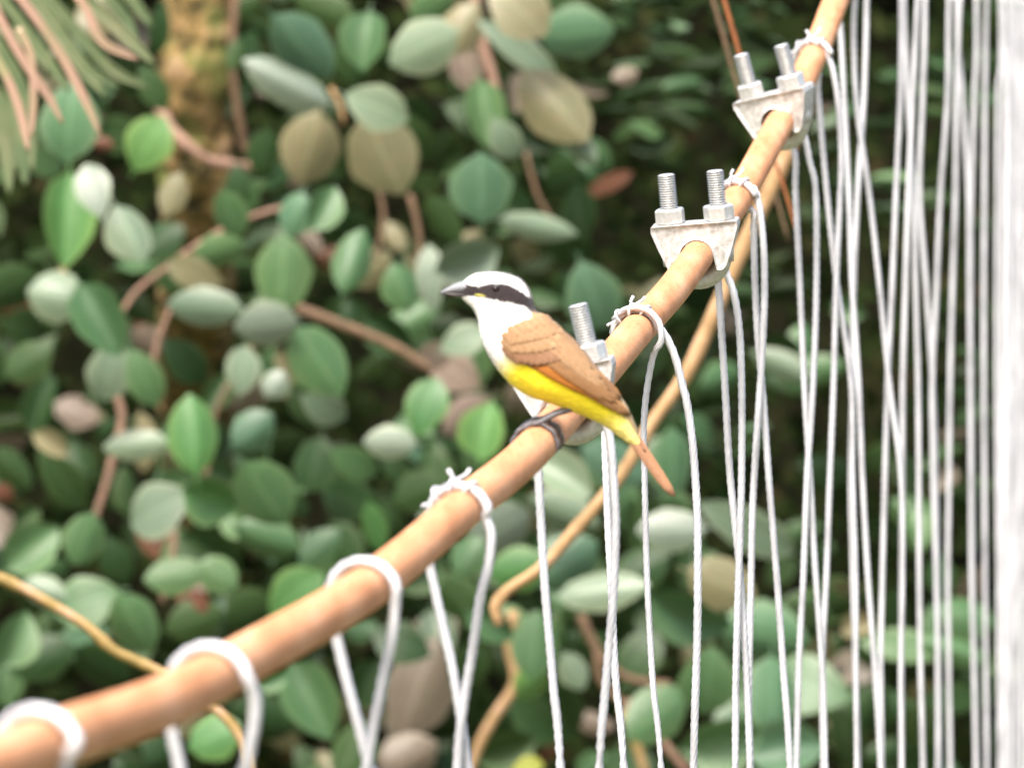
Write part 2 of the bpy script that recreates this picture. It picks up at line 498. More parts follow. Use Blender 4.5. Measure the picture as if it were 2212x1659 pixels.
# ------------------------------------------------------------------ wire hangers looped over the cable
WIRE_R = 0.0039
LOW_Z = 1.05
def hanger(xc, left, right, label, extra=None, loose=1.12, tie=True, seedv=0, wr=WIRE_R):
    """xc: column where the loop sits on the cable. left/right: legs as grid points from top to bottom."""
    rnd = random.Random(seedv + int(xc))
    Z = Zx(xc)
    c, s, t, u = cable_frame(Z)
    root = empty('wire_hanger', c)
    tag(root, label, 'wire', 'looped wire hangers along the cable')
    R = (CABLE_R + wr) * loose
    cc = c + u * (R - (CABLE_R + wr)) * -0.9 * 0 + u * ((CABLE_R + wr) - R) * 1.0
    def pt(a, k=1.0, dt=0.0):
        a = math.radians(a)
        return cc + (s * math.cos(a) + u * math.sin(a)) * (R * k) + t * dt
    def leg(pts):
        out = [P(x, y, Z) for x, y in pts]
        d = out[-1] - out[-2]
        d = d / max(1e-6, -d.z)
        e = out[-1]
        out.append(e + Vector((d.x * 0.15, 0, -0.25)))
        out.append(Vector((e.x + d.x * 0.15, e.y, LOW_Z)))
        return out
    L = leg(left)
    L0 = [p + t * 0.004 for p in L]
    path = list(reversed(L0)) + [pt(a, 1.0, lerp(0.006, -0.004, (200 - a) / 180.0)) for a in range(195, 10, -18)]
    Rg = leg(right)
    path += [p - t * 0.004 for p in Rg]
    path = catmull(path, 0.006)
    V, Fc = sweep([p - c for p in path], wr, 18, lobes=6, lay=0.062, depth=0.26)
    mesh_obj('wire', V, Fc, M_wire, root)
    if extra:
        E = [pt(150, 1.12, 0.004), pt(110, 1.12, -0.004), pt(70, 1.14, -0.008), pt(30, 1.12, -0.010), pt(-15, 1.12, -0.010), pt(-50, 1.15, -0.008)] + [p - t * 0.006 for p in leg(extra)]
        V, Fc = sweep([p - c for p in catmull(E, 0.006)], wr * 0.8, 18, lobes=6, lay=0.062, depth=0.26)
        mesh_obj('wire_tail', V, Fc, M_wire, root)
    if tie:
        # thinner end strands lashed round the top of the loop, with two short cut ends standing up
        hel = []
        nturn = 3.5
        for i in range(64):
            f = i / 63
            a = lerp(165, 48, f)
            ph = f * nturn * 2 * math.pi
            rr = wr * 1.45
            ar = math.radians(a)
            rad_dir = s * math.cos(ar) + u * math.sin(ar)
            hel.append(cc + rad_dir * (R + rr * math.cos(ph)) + t * (rr * math.sin(ph) - 0.001))
        top = hel[-1]
        hel += [top + u * 0.003 - s * 0.003, top + u * 0.0075 - s * 0.005 - t * 0.002]
        V, Fc = sweep([p - c for p in hel], wr * 0.36, 8)
        p0 = pt(95, 1.12)
        sweep([p - c for p in (pt(70, 1.10), p0, p0 + u * 0.005 - s * 0.003, p0 + u * 0.010 - s * rnd.uniform(0.0, 0.006))], wr * 0.42, 8, verts=V, faces=Fc)
        sweep([p - c for p in (pt(120, 1.12), pt(92, 1.22), pt(78, 1.24) + u * 0.004, pt(72, 1.22) + u * (0.008 + rnd.random() * 0.004))], wr * 0.36, 8, verts=V, faces=Fc)
        mesh_obj('lashing', V, Fc, M_wire, root)
    return root

YL = [5, 208, 417, 621, 829, 1033, 1242, 1440, 1649]
def col(zs, start=None):
    pts = [(1635.9 + z * 0.26045, y) for z, y in zip(zs, YL) if z is not None]
    return ([start] if start else []) + pts

hanger(78, [(30, 1660), (40, 1760), (45, 1900)], [(140, 1652), (150, 1740), (140, 1900)], 'blurred wire loop at the lower left corner, nearest of all', loose=1.15, tie=False)
hanger(452, [(368, 1572), (385, 1656), (398, 1750), (410, 1860)], [(552, 1505), (551, 1560), (542, 1606), (532, 1660), (505, 1780)], 'blurred wire loop on the cable second from the lower left corner', loose=1.25, tie=False)
hanger(785, [(718, 1300), (725, 1371), (748, 1472), (775, 1572), (795, 1656), (820, 1760)], [(855, 1305), (848, 1371), (828, 1472), (808, 1572), (794, 1656), (780, 1760)], 'wire loop with V-shaped legs, second from the bird on its left', loose=1.22, tie=False)
hanger(992, [(925, 1180), (929, 1231), (952, 1338), (975, 1438), (992, 1539), (1009, 1652), (1030, 1800)], [(1050, 1115), (1062, 1154), (1056, 1221), (1039, 1288), (1022, 1405), (1005, 1505), (994, 1589), (990, 1656), (985, 1800)], 'wire loop with crossing legs just left of the bird\'s feet', loose=1.16)
hanger(1215, [(1160, 960), (1162, 1020), (1168, 1140), (1176, 1270), (1184, 1362), (1195, 1492), (1209, 1649)], [(1290, 880), (1317, 939), (1330, 1088), (1330, 1192), (1325, 1296), (1317, 1388), (1306, 1518), (1296, 1649)], 'wire hanger whose loop is hidden behind the bird\'s belly', loose=1.1, tie=False)
hanger(1375, [(1318, 760), (1308, 850), (1306, 934), (1309, 1036), (1313, 1140), (1320, 1270), (1324, 1388), (1331, 1492), (1346, 1649)],
       [(1437, 723), (1458, 767), (1478, 843), (1484, 866), (1497, 958), (1506, 1088), (1508, 1166), (1508, 1270), (1508, 1310), (1505, 1440), (1499, 1649)],
       'lashed wire loop between the bird and the sharp middle clip', extra=[(1397, 853), (1392, 931), (1394, 1036), (1396, 1140), (1400, 1270), (1405, 1362), (1413, 1492), (1429, 1649)], loose=1.1)
hanger(1528, [(1545, 575), (1551, 614), (1559, 739), (1566, 849), (1575, 1010), (1585, 1114), (1596, 1218), (1603, 1310), (1611, 1440), (1619, 1659)],
       [(1567, 578), (1585, 630), (1598, 713), (1603, 843), (1603, 984), (1601, 1114), (1596, 1244), (1593, 1362), (1590, 1492), (1589, 1659)],
       'wire hanger dropping from behind the sharp middle clip', tie=False)
hanger(1590, [(1622, 455), (1627, 490), (1630, 609), (1637, 739), (1647, 850), (1662, 1059), (1677, 1242), (1691, 1440), (1706, 1659)],
       [(1628, 405), (1640, 440), (1650, 530), (1652, 650), (1645, 800), (1638, 900), (1627, 1088), (1622, 1300), (1618, 1518), (1622, 1659)],
       'lashed wire loop between the middle and the upper clip')
hanger(1703, col([None, None, 315, 352, 388, 435, 480, 535, 560], (1714, 325)), [(1722, 262), (1737, 289), (1750, 350)] + col([None, None, 487, 492, 465, 415, 385, 346, 328]),
       'wire hanger dropping from behind the upper clip', tie=False)
hanger(1757, [(1764, 150)] + col([None, 505, 575, 662, 775, 787, 812, 815, 825]), [(1785, 108), (1799, 150), (1809, 205), (1815, 270), (1818, 340)] + col([None, None, 690, 655, 635, 604, 575, 540, 548]),
       'lashed wire loop just above the upper clip, near the top edge')
hanger(1838, [(1812, 40), (1816, 75)] + col([None, 718, 757, 787, 838, 870, 915, 970, 1020]), col([812, 822, 930, 1018, 1098, 1195, 1205, 1193, 1200]),
       'first wire hanger right of the cable at the top edge', tie=False)
hanger(1905, col([905, 885, 832, 797, 790, 775, 792, 812, 832]), col([1195, 1188, 1152, 1120, 1082, 1060, 1040, 1025, 1033]),
       'second wire hanger right of the cable at the top edge', tie=False)
hanger(1972, col([1215, 1245, 1295, 1312, 1332, 1338, 1342, 1352, 1372]), col([1330, 1290, 1255, 1230, 1208, 1205, 1200, 1195, 1198]),
       'third wire hanger right of the cable at the top edge', tie=False)
hanger(2030, col([1390, 1372, 1345, 1400, 1452, 1478, 1492, 1500, 1508]), col([1590, 1580, 1522, 1488, 1452, 1462, 1485, 1498, 1500]),
       'fourth wire hanger right of the cable, its legs crossing low down', tie=False)
hanger(2082, col([1652, 1700, 1750, 1760, 1764, 1770, 1776, 1795, 1812]), col([1682, 1655, 1645, 1620, 1600, 1592, 1582, 1590, 1602]),
       'fifth wire hanger right of the cable, inside the dense curtain', tie=False)
hanger(2118, col([1815, 1800, 1775, 1768, 1772, 1778, 1784, 1800, 1812]), col([1902, 1890, 1885, 1880, 1880, 1885, 1890, 1897, 1905]),
       'sixth wire hanger right of the cable, inside the dense curtain', tie=False)
hanger(2150, col([2015, 1995, 1990, 1985, 1985, 1990, 2000, 2002, 2010]), col([2095, 2085, 2072, 2070, 2058, 2056, 2050, 2042, 2034]),
       'seventh wire hanger right of the cable, inside the dense curtain', tie=False)
hanger(2180, col([2130, 2122, 2112, 2104, 2108, 2104, 2112, 2104, 2100]), col([2175, 2168, 2160, 2150, 2148, 2150, 2150, 2150, 2148]),
       'eighth wire hanger right of the cable, next to the right edge', tie=False)
hanger(2205, col([2200, 2196, 2190, 2190, 2184, 2184, 2188, 2190, 2192]), col([2240, 2240, 2238, 2232, 2226, 2226, 2230, 2234, 2236]),
       'last wire hanger, cut by the right edge of the picture', tie=False)

hanger(2166, col([2045, 2052, 2040, 2036, 2028, 2024, 2028, 2062, 2070]), col([2112, 2100, 2090, 2092, 2084, 2086, 2080, 2082, 2076]),
       'wire hanger deep in the dense curtain, third from the right edge', tie=False)
# lower side rope that the hangers are tied down to (below the picture)
low = [Vector((p.x, p.y, LOW_Z)) for p in cable_path[::4]]
V, Fc = sweep(low, 0.009, 12, lobes=6, lay=0.1, depth=0.2)
tag(mesh_obj('lower_rope', V, Fc, M_wire), 'lower side rope the wire hangers are tied down to', 'rope')

# ------------------------------------------------------------------ the bird
ZB = Zx(1160)
PXB = ZB / F                      # metres per grid unit at the bird
foot_c, foot_s, foot_t, foot_u = cable_frame(ZB)
BO = P(1160, 906, ZB)             # origin: where the feet grip
def bl(x, y, n):
    """profile grid point + offset towards the camera (grid units) -> bird-local metres"""
    return Vector(((x - 1160) * PXB, -n * PXB, (906 - y) * PXB))

def bird_mats():
    mats = {}
    m, nt, b = new_mat('plumage')
    at = N(nt, 'ShaderNodeVertexColor', layer_name='Col')
    nz = noise_node(nt, 420.0, 3.0, stretch=(0.6, 1, 1.6))
    r = ramp(nt, nz.outputs['Fac'], [(0.3, (0.86, 0.86, 0.86)), (0.7, (1.08, 1.08, 1.08))])
    c = mixc(nt, 1.0, at.outputs[0], r.outputs[0], 'MULTIPLY')
    nt.links.new(c, b.inputs['Base Color'])
    b.inputs['Roughness'].default_value = 0.85
    b.inputs['Specular IOR Level'].default_value = 0.15
    b.inputs['Sheen Weight'].default_value = 0.15
    add_bump(nt, b, nz.outputs['Fac'], 0.5, 0.0012)
    mats['body'] = m
    def feather(name, mid, edge, sh):
        m, nt, b = new_mat(name)
        uvn = N(nt, 'ShaderNodeUVMap'); sep = N(nt, 'ShaderNodeSeparateXYZ'); nt.links.new(uvn.outputs[0], sep.inputs[0])
        sb = N(nt, 'ShaderNodeMath', operation='SUBTRACT'); sb.inputs[1].default_value = 0.5
        nt.links.new(sep.outputs[1], sb.inputs[0])
        ab = N(nt, 'ShaderNodeMath', operation='ABSOLUTE'); nt.links.new(sb.outputs[0], ab.inputs[0])
        e = ramp(nt, ab.outputs[0], [(sh, (0, 0, 0)), (0.5, (1, 1, 1))])
        col_ = mixc(nt, e.outputs[0], mid, edge)
        nz = noise_node(nt, 300.0, 2.0)
        r = ramp(nt, nz.outputs['Fac'], [(0.3, (0.85, 0.85, 0.85)), (0.7, (1.1, 1.1, 1.1))])
        col_ = mixc(nt, 1.0, col_, r.outputs[0], 'MULTIPLY')
        nt.links.new(col_, b.inputs['Base Color'])
        b.inputs['Roughness'].default_value = 0.7
        b.inputs['Specular IOR Level'].default_value = 0.2
        return m
    mats['covert'] = feather('covert_feather', (0.26, 0.155, 0.078), (0.33, 0.21, 0.12), 0.2)
    mats['greater'] = feather('greater_covert_feather', (0.20, 0.105, 0.055), (0.40, 0.27, 0.19), 0.22)
    mats['flight'] = feather('flight_feather', (0.20, 0.105, 0.045), (0.40, 0.19, 0.065), 0.22)
    mats['rufous'] = feather('rufous_feather', (0.30, 0.11, 0.02), (0.42, 0.155, 0.03), 0.2)
    mats['tail'] = feather('tail_feather', (0.26, 0.135, 0.075), (0.36, 0.19, 0.10), 0.25)
    m, nt, b = new_mat('bill_horn'); b.inputs['Base Color'].default_value = (0.19, 0.195, 0.21, 1); b.inputs['Roughness'].default_value = 0.33; mats['bill'] = m
    m, nt, b = new_mat('lower_bill_horn'); b.inputs['Base Color'].default_value = (0.025, 0.018, 0.02, 1); b.inputs['Roughness'].default_value = 0.4; mats['lbill'] = m
    m, nt, b = new_mat('gape_skin'); b.inputs['Base Color'].default_value = (0.30, 0.27, 0.04, 1); b.inputs['Roughness'].default_value = 0.5; mats['gape'] = m
    m, nt, b = new_mat('eye_gloss'); b.inputs['Base Color'].default_value = (0.012, 0.008, 0.007, 1); b.inputs['Roughness'].default_value = 0.08; mats['eye'] = m
    mats['leg'] = mottled('leg_scale', [(0.35, (0.055, 0.05, 0.055)), (0.65, (0.13, 0.125, 0.13))], 500.0, 0.55, 0.5, 0.0004)
    return mats
BM = bird_mats()

ST = [  # back point, belly point, half width  (profile grid units)
    ((997, 613), (994, 639), 10), ((1013, 599), (1003, 650), 22), ((1034, 589), (1021, 667), 33), ((1062, 586), (1030, 684), 42),
    ((1095, 590), (1033, 693), 47), ((1125, 602), (1034, 699), 50), ((1145, 627), (1034, 704), 52), ((1151, 650), (1036, 711), 54),
    ((1158, 669), (1038, 722), 58), ((1184, 684), (1046, 749), 65), ((1210, 706), (1063, 780), 71), ((1232, 731), (1087, 813), 74),
    ((1257, 757), (1114, 839), 74), ((1284, 787), (1149, 859), 70), ((1307, 812), (1189, 872), 63), ((1328, 840), (1231, 888), 53),
    ((1345, 862), (1265, 901), 43), ((1357, 882), (1300, 917), 34), ((1368, 906), (1335, 942), 25), ((1377, 930), (1360, 960), 15), ((1384, 950), (1377, 968), 7)]

def station(s):
    i = min(int(s), len(ST) - 2); f = s - i
    def cr(get):
        p1, p2 = get(ST[i]), get(ST[i + 1])
        p0 = get(ST[i - 1]) if i > 0 else 2 * p1 - p2
        p3 = get(ST[i + 2]) if i + 2 < len(ST) else 2 * p2 - p1
        return 0.5 * (2 * p1 + (p2 - p0) * f + (2 * p0 - 5 * p1 + 4 * p2 - p3) * f * f + (3 * p1 - p0 - 3 * p2 + p3) * f ** 3)
    return Vector((cr(lambda q: q[0][0]), cr(lambda q: q[0][1]))), Vector((cr(lambda q: q[1][0]), cr(lambda q: q[1][1]))), cr(lambda q: q[2])

MASK_T = [(990, 606), (1000, 611), (1015, 615), (1035, 618), (1050, 614), (1070, 611), (1092, 613), (1112, 620), (1130, 632), (1142, 641), (1156, 652)]
MASK_B = [(998, 640), (1020, 641), (1040, 643), (1066, 650), (1092, 655), (1112, 658), (1132, 663), (1146, 669), (1160, 676)]
WHITE, YELLOW, BROWN, BLACK = Vector((0.80, 0.79, 0.76)), Vector((0.86, 0.73, 0.03)), Vector((0.29, 0.20, 0.095)), Vector((0.022, 0.016, 0.017))
def plumage(x, y, s, phi):
    """phi 0 = back line, pi = belly line"""
    jx = noise.noise(Vector((x * 0.12, y * 0.12, 1.0))) * 3.0
    x2, y2 = x + jx, y + noise.noise(Vector((x * 0.12, y * 0.12, 7.0))) * 2.0
    c = WHITE.copy()
    # breast and belly
    yel = sstep(9.2, 11.0, s + 0.5 * math.cos(phi))
    c = c.lerp(YELLOW, yel)
    c = c.lerp(Vector((0.80, 0.68, 0.26)), 0.85 * sstep(16.0, 18.5, s))
    # mantle / rump
    ph = abs(phi)
    lim = interp(s, [(6.5, 0.0), (7.6, 0.35), (8.5, 0.95), (9.5, 1.5), (14, 1.6), (17, 1.2), (20, 0.9)])
    c = c.lerp(BROWN, sstep(lim + 0.12, lim - 0.12, ph) * (1 if s > 6.8 else 0))
    # face mask
    if s < 8.6:
        mt, mb = interp(x2, MASK_T), interp(x2, MASK_B)
        mk = sstep(mt - 1.5, mt + 2.5, y2) * sstep(mb + 2.5, mb - 2.0, y2) * sstep(985, 990, x2)
        c = c.lerp(BLACK, mk)
        # dark crown stripe along the top of the head
        cr_ = sstep(0.50, 0.30, ph) * sstep(1.2, 2.2, s) * sstep(7.9, 7.2, s)
        c = c.lerp(BLACK, cr_ * 0.9)
        nb = sstep(6.9, 7.3, s) * sstep(8.3, 7.9, s) * sstep(0.9, 0.6, ph)
        c = c.lerp(BLACK, nb * 0.7)
    return c

bird = empty('bird', BO)
tag(bird, 'yellow-bellied bird with black eye mask and brown wings perched on the rusty cable', 'bird')

def build_body():
    ns, nr = 300, 96
    V, Fc, C = [], [], []
    smax = len(ST) - 1
    for i in range(ns + 1):
        s = smax * i / ns
        a, b, w = station(s)
        ctr = (a + b) / 2; hv = (a - b) / 2
        for k in range(nr):
            phi = 2 * math.pi * k / nr
            if phi > math.pi: phi -= 2 * math.pi
            cz, sz = math.cos(phi), math.sin(phi)
            ex = 0.92
            x = ctr.x + hv.x * math.copysign(abs(cz) ** ex, cz)
            y = ctr.y + hv.y * math.copysign(abs(cz) ** ex, cz)
            n = w * math.copysign(abs(sz) ** ex, sz)
            # feather-tract ruffling
            ru = noise.noise(Vector((x * 0.09, y * 0.09, n * 0.09))) * 1.3 + noise.noise(Vector((x * 0.35, y * 0.2, n * 0.3))) * 0.5
            d = Vector((hv.x * cz, hv.y * cz, w * sz)).normalized() * (ru * sstep(0.3, 2.0, s))
            V.append(bl(x + d.x, y + d.y, n + d.z))
            C.append(plumage(x, y, s, phi))
    for i in range(ns):
        for k in range(nr):
            k2 = (k + 1) % nr
            Fc.append((i * nr + k, (i + 1) * nr + k, (i + 1) * nr + k2, i * nr + k2))
    Fc.append(tuple(range(nr))); Fc.append(tuple(ns * nr + k for k in reversed(range(nr))))
    o = mesh_obj('body', V, Fc, BM['body'], bird)
    ca = o.data.color_attributes.new('Col', 'FLOAT_COLOR', 'POINT')
    for i, c in enumerate(C):
        ca.data[i].color = (c.x, c.y, c.z, 1)
    return o, BVHTree.FromPolygons(V, Fc)
body, body_bvh = build_body()

def on_body(x, y, lift, side=1):
    """point on the flank of the bird at profile (x,y), lifted outwards"""
    o = bl(x, y, 200 * side)
    hit, nrm, idx, dist = body_bvh.ray_cast(o, Vector((0, 1.0 * side, 0)))
    if hit is None:
        q, nrm, idx, dist = body_bvh.find_nearest(bl(x, y, 4 * side))
        p = bl(x, y, 0)
        return Vector((p.x, -(abs(q.y) * 0.6 + (3 + lift) * PXB) * side, p.z))
    return Vector((hit.x, hit.y - lift * PXB * side, hit.z))

def feather_mesh(name, base, tip, width, lift, mat, parent, side=1, tip_lift=None, surf=True, bend=0.0, flat_n=0.0, pointy=0.6):
    b, t = Vector(base), Vector(tip)
    ax = t - b; L = ax.length; ax.normalize(); pr = Vector((-ax.y, ax.x))
    nu, nv = 10, 4
    V, Fc, UV = [], [], []
    for i in range(nu + 1):
        f = i / nu
        wv = width * 0.5 * (0.55 + 0.45 * sstep(0, 0.35, f)) * (1 - max(0.0, (f - 0.72) / 0.28) ** 2.0 * (0.35 + pointy * 0.6)) 
        if i == nu: wv *= 0.35
        for j in range(nv + 1):
            g = j / nv * 2 - 1
            q = b + ax * (L * f) + pr * (g * wv + bend * math.sin(f * math.pi))
            lf = lift + (0 if tip_lift is None else tip_lift * f) + (1 - g * g) * 1.2
            if surf:
                V.append(on_body(q.x, q.y, lf, side))
            else:
                V.append(bl(q.x, q.y, (flat_n + lf) * side))
            UV.append((f, j / nv))
    for i in range(nu):
        for j in range(nv):
            a = i * (nv + 1) + j
            q = (a, a + 1, a + nv + 2, a + nv + 1)
            Fc.append(q)
    o = mesh_obj(name, V, Fc, mat, parent)
    uvl = o.data.uv_layers.new(name='UVMap')
    for lp in o.data.loops:
        uvl.data[lp.index].uv = UV[lp.vertex_index]
    sm = o.modifiers.new('thickness', 'SOLIDIFY'); sm.thickness = 0.0004; sm.offset = 0
    return o

def rowpts(a, b, n):
    return [(lerp(a[0], b[0], i / (n - 1)), lerp(a[1], b[1], i / (n - 1))) for i in range(n)]

def build_wing(side):
    # smooth folded wing base
    low_ = [(1099, 712), (1094, 742), (1110, 768), (1145, 794), (1187, 811), (1236, 834), (1269, 847), (1301, 865), (1331, 888)]
    top_ = [(1112, 700), (1140, 690), (1165, 700), (1190, 712), (1214, 735), (1250, 765), (1285, 800), (1312, 830), (1340, 875)]
    lo = catmull([Vector((x, y, 0)) for x, y in low_], 6); to = catmull([Vector((x, y, 0)) for x, y in top_], 6)
    n = 40; nv = 14
    V, Fc, UV = [], [], []
    for i in range(n + 1):
        a = lo[int(round(i / n * (len(lo) - 1)))]; b = to[int(round(i / n * (len(to) - 1)))]
        for j in range(nv + 1):
            q = a.lerp(b, j / nv)
            V.append(on_body(q.x, q.y, 3.5 * math.sin(math.pi * min(1, (j + 0.4) / nv)) + 0.6, side)); UV.append((i / n, 0.5))
    for i in range(n):
        for j in range(nv):
            a = i * (nv + 1) + j
            Fc.append((a, a + 1, a + nv + 2, a + nv + 1))
    w = mesh_obj('wing', V, Fc, BM['covert'], bird)
    uvl = w.data.uv_layers.new(name='UVMap')
    for lp in w.data.loops: uvl.data[lp.index].uv = UV[lp.vertex_index]
    rnd = random.Random(5)
    def fe(b, t, wd, lift, m, tl=None, pt=0.6):
        feather_mesh('feather', b, t, wd, lift, BM[m], w, side, tl, pointy=pt)
    # primaries and secondaries
    for i, (b, t) in enumerate(zip(rowpts((1150, 788), (1228, 796), 7), [(1268, 850), (1286, 859), (1303, 869), (1320, 880), (1336, 890), (1350, 897), (1363, 897)])):
        fe(b, t, 17, 5.5 + 0.4 * i, 'rufous' if i < 3 else 'flight', 1.5)
    for i, (b, t) in enumerate(zip(rowpts((1175, 778), (1215, 745), 5), [(1322, 872), (1332, 872), (1338, 866), (1340, 860), (1342, 858)])):
        fe(b, t, 20, 8.5 + 0.4 * i, 'flight', 1.5)
    for i, (b, t) in enumerate(zip(rowpts((1185, 750), (1205, 712), 4), [(1318, 845), (1312, 834), (1300, 820), (1280, 798)])):
        fe(b, t, 26, 10.0 + 0.4 * i, 'covert', 0.8, 0.35)
    # coverts, row over row
    for i, t in enumerate(rowpts((1128, 784), (1238, 768), 9)):
        k = t[1] + 10 * math.sin(i / 8 * math.pi)
        fe((t[0] - 42, k - 34 - 0.5 * i), (t[0], k), 21, 9.6, 'greater', 0.4, 0.2)
    for i, t in enumerate(rowpts((1116, 762), (1226, 744), 8)):
        k = t[1] + 8 * math.sin(i / 7 * math.pi)
        fe((t[0] - 32, k - 28), (t[0], k), 22, 10.4, 'covert', 0.4, 0.15)
    for i, t in enumerate(rowpts((1112, 744), (1212, 722), 8)):
        fe((t[0] - 26, t[1] - 24), (t[0], t[1] + rnd.uniform(-2, 2)), 22, 11.0, 'covert', 0.4, 0.1)
    for i, t in enumerate(rowpts((1118, 726), (1190, 702), 6)):
        fe((t[0] - 20, t[1] - 20), (t[0], t[1] + rnd.uniform(-2, 2)), 20, 11.0, 'covert', 0.4, 0.1)
    return w
build_wing(1)
build_wing(-1)

def build_tail():
    root = None
    specs = [((1330, 905), (1449, 1070), 14, 7.0), ((1334, 900), (1453, 1071), 14, 4.0), ((1338, 896), (1457, 1072), 14, 1.0), ((1341, 892), (1459, 1071), 14, -2.0),
             ((1334, 900), (1453, 1068), 14, -5.0), ((1330, 905), (1447, 1066), 14, -8.0)]
    # tail base mesh carries the feathers
    V, Fc = [], []
    pth = [bl(1325, 900, 0), bl(1345, 915, 0), bl(1370, 945, 0), bl(1392, 978, 0)]
    sweep(catmull(pth, 0.004), lambda t, d: (13 - 7 * t) * PXB, 16, verts=V, faces=Fc)
    tl = mesh_obj('tail', V, Fc, BM['tail'], bird)
    uvl = tl.data.uv_layers.new(name='UVMap')
    for l in uvl.data: l.uv = (0.5, 0.5)
    for b, t, w, n in specs:
        feather_mesh('feather', b, t, w, 0.0, BM['tail'], tl, 1, None, False, 0.0, n, 0.35)
build_tail()

def loft_bill():
    # upper mandible
    def mand(name, rows, mat, parent):
        V, Fc = [], []
        nr = 20
        for (x, yt, yb, w) in rows:
            cy, hy = (yt + yb) / 2, (yb - yt) / 2
            for k in range(nr):
                a = 2 * math.pi * k / nr
                V.append(bl(x, cy - hy * math.cos(a), w * math.sin(a)))
        for i in range(len(rows) - 1):
            for k in range(nr):
                k2 = (k + 1) % nr
                Fc.append((i * nr + k, i * nr + k2, (i + 1) * nr + k2, (i + 1) * nr + k))
        Fc.append(tuple(range(nr))); Fc.append(tuple((len(rows) - 1) * nr + k for k in reversed(range(nr))))
        return mesh_obj(name, V, Fc, mat, parent)
    up = mand('bill', [(952, 630.5, 634.5, 1.0), (956, 627.5, 634, 2.5), (963, 623.5, 632.5, 4), (975, 617, 632.5, 7), (988, 611, 633, 11), (1000, 607.5, 634, 16.5), (1014, 611, 635, 24.5), (1027, 616, 636, 30), (1037, 621, 635, 30)], BM['bill'], bird)
    mand('lower_mandible', [(956, 632.5, 635.5, 1.2), (965, 632, 638, 3.4), (978, 632, 641, 6), (992, 632, 643, 11), (1006, 633, 644, 19), (1022, 634, 643, 27), (1034, 635, 642, 30)], BM['lbill'], up)
loft_bill()

def eye(side):
    p = on_body(1071, 623.5, -2.0, side)
    bm = bmesh.new(); bmesh.ops.create_uvsphere(bm, u_segments=24, v_segments=14, radius=8.2 * PXB)
    for v in bm.verts: v.co += p
    me = bpy.data.meshes.new('eye'); bm.to_mesh(me); bm.free()
    me.polygons.foreach_set('use_smooth', [True] * len(me.polygons)); me.materials.append(BM['eye'])
    link(bpy.data.objects.new('eye', me), bird)
    # yellow skin at the corner of the gape
    pts = [on_body(x, y, 0.0, side) for x, y in ((1026, 637), (1034, 638.5), (1042, 640), (1049, 641))]
    V, Fc = sweep(pts, lambda t, d: (3.2 * math.sin(math.pi * (0.15 + 0.7 * t))) * PXB, 10)
    mesh_obj('gape', V, Fc, BM['gape'], bird)
eye(1); eye(-1)

def build_leg(dz, body_pt, side):
    """tarsus and four toes closed round the cable; dz = shift along the cable"""
    c, s, t, u = cable_frame(ZB + dz)
    def loc(p): return p - BO
    def cyl(a, lift, dt):
        a = math.radians(a)
        return loc(c + (s * math.cos(a) + u * math.sin(a)) * (CABLE_R + lift) + t * dt)
    V, Fc = [], []
    ankle = cyl(82, 0.0035, -0.001)
    b0 = bl(*body_pt)
    mid = b0.lerp(ankle, 0.5) + Vector((0.001, 0, 0.0015))
    sweep(catmull([b0 + (b0 - mid) * 0.5, b0, mid, ankle, cyl(96, 0.0030, -0.002)], 0.002), lambda f, d: lerp(0.0026, 0.0019, f) + 0.0006 * math.exp(-((f - 0.93) / 0.06) ** 2), 12, verts=V, faces=Fc)
    def toe(a0, a1, spread, r0, n=9, claw=22):
        sg = 1 if a1 > a0 else -1
        pts = [cyl(a0 + (a1 - a0) * i / n, 0.0019 + 0.0010 * abs(math.sin(i * math.pi / 3)), spread * min(1.0, i / 4)) for i in range(n + 1)]
        pts += [cyl(a1 + sg * claw * 0.4, 0.0026, spread), cyl(a1 + sg * claw * 0.8, 0.0019, spread), cyl(a1 + sg * claw * 1.1, 0.0004, spread)]
        sweep(catmull(pts, 0.0016), lambda f, d: (r0 * (1 - 0.35 * f) + 0.0003 * abs(math.sin(f * 11))) * (1 if f < 0.8 else max(0.12, (1 - f) / 0.2)), 10, verts=V, faces=Fc)
    toe(86, 192, 0.0, 0.0018)
    toe(86, 178, -0.011, 0.0016)
    toe(86, 182, 0.011, 0.0016)
    toe(92, 8, 0.001, 0.0019, 7, 30)
    mesh_obj('leg', V, Fc, BM['leg'], bird)
build_leg(-0.012, (1226, 886, 22), 1)
build_leg(0.022, (1228, 884, -22), -1)

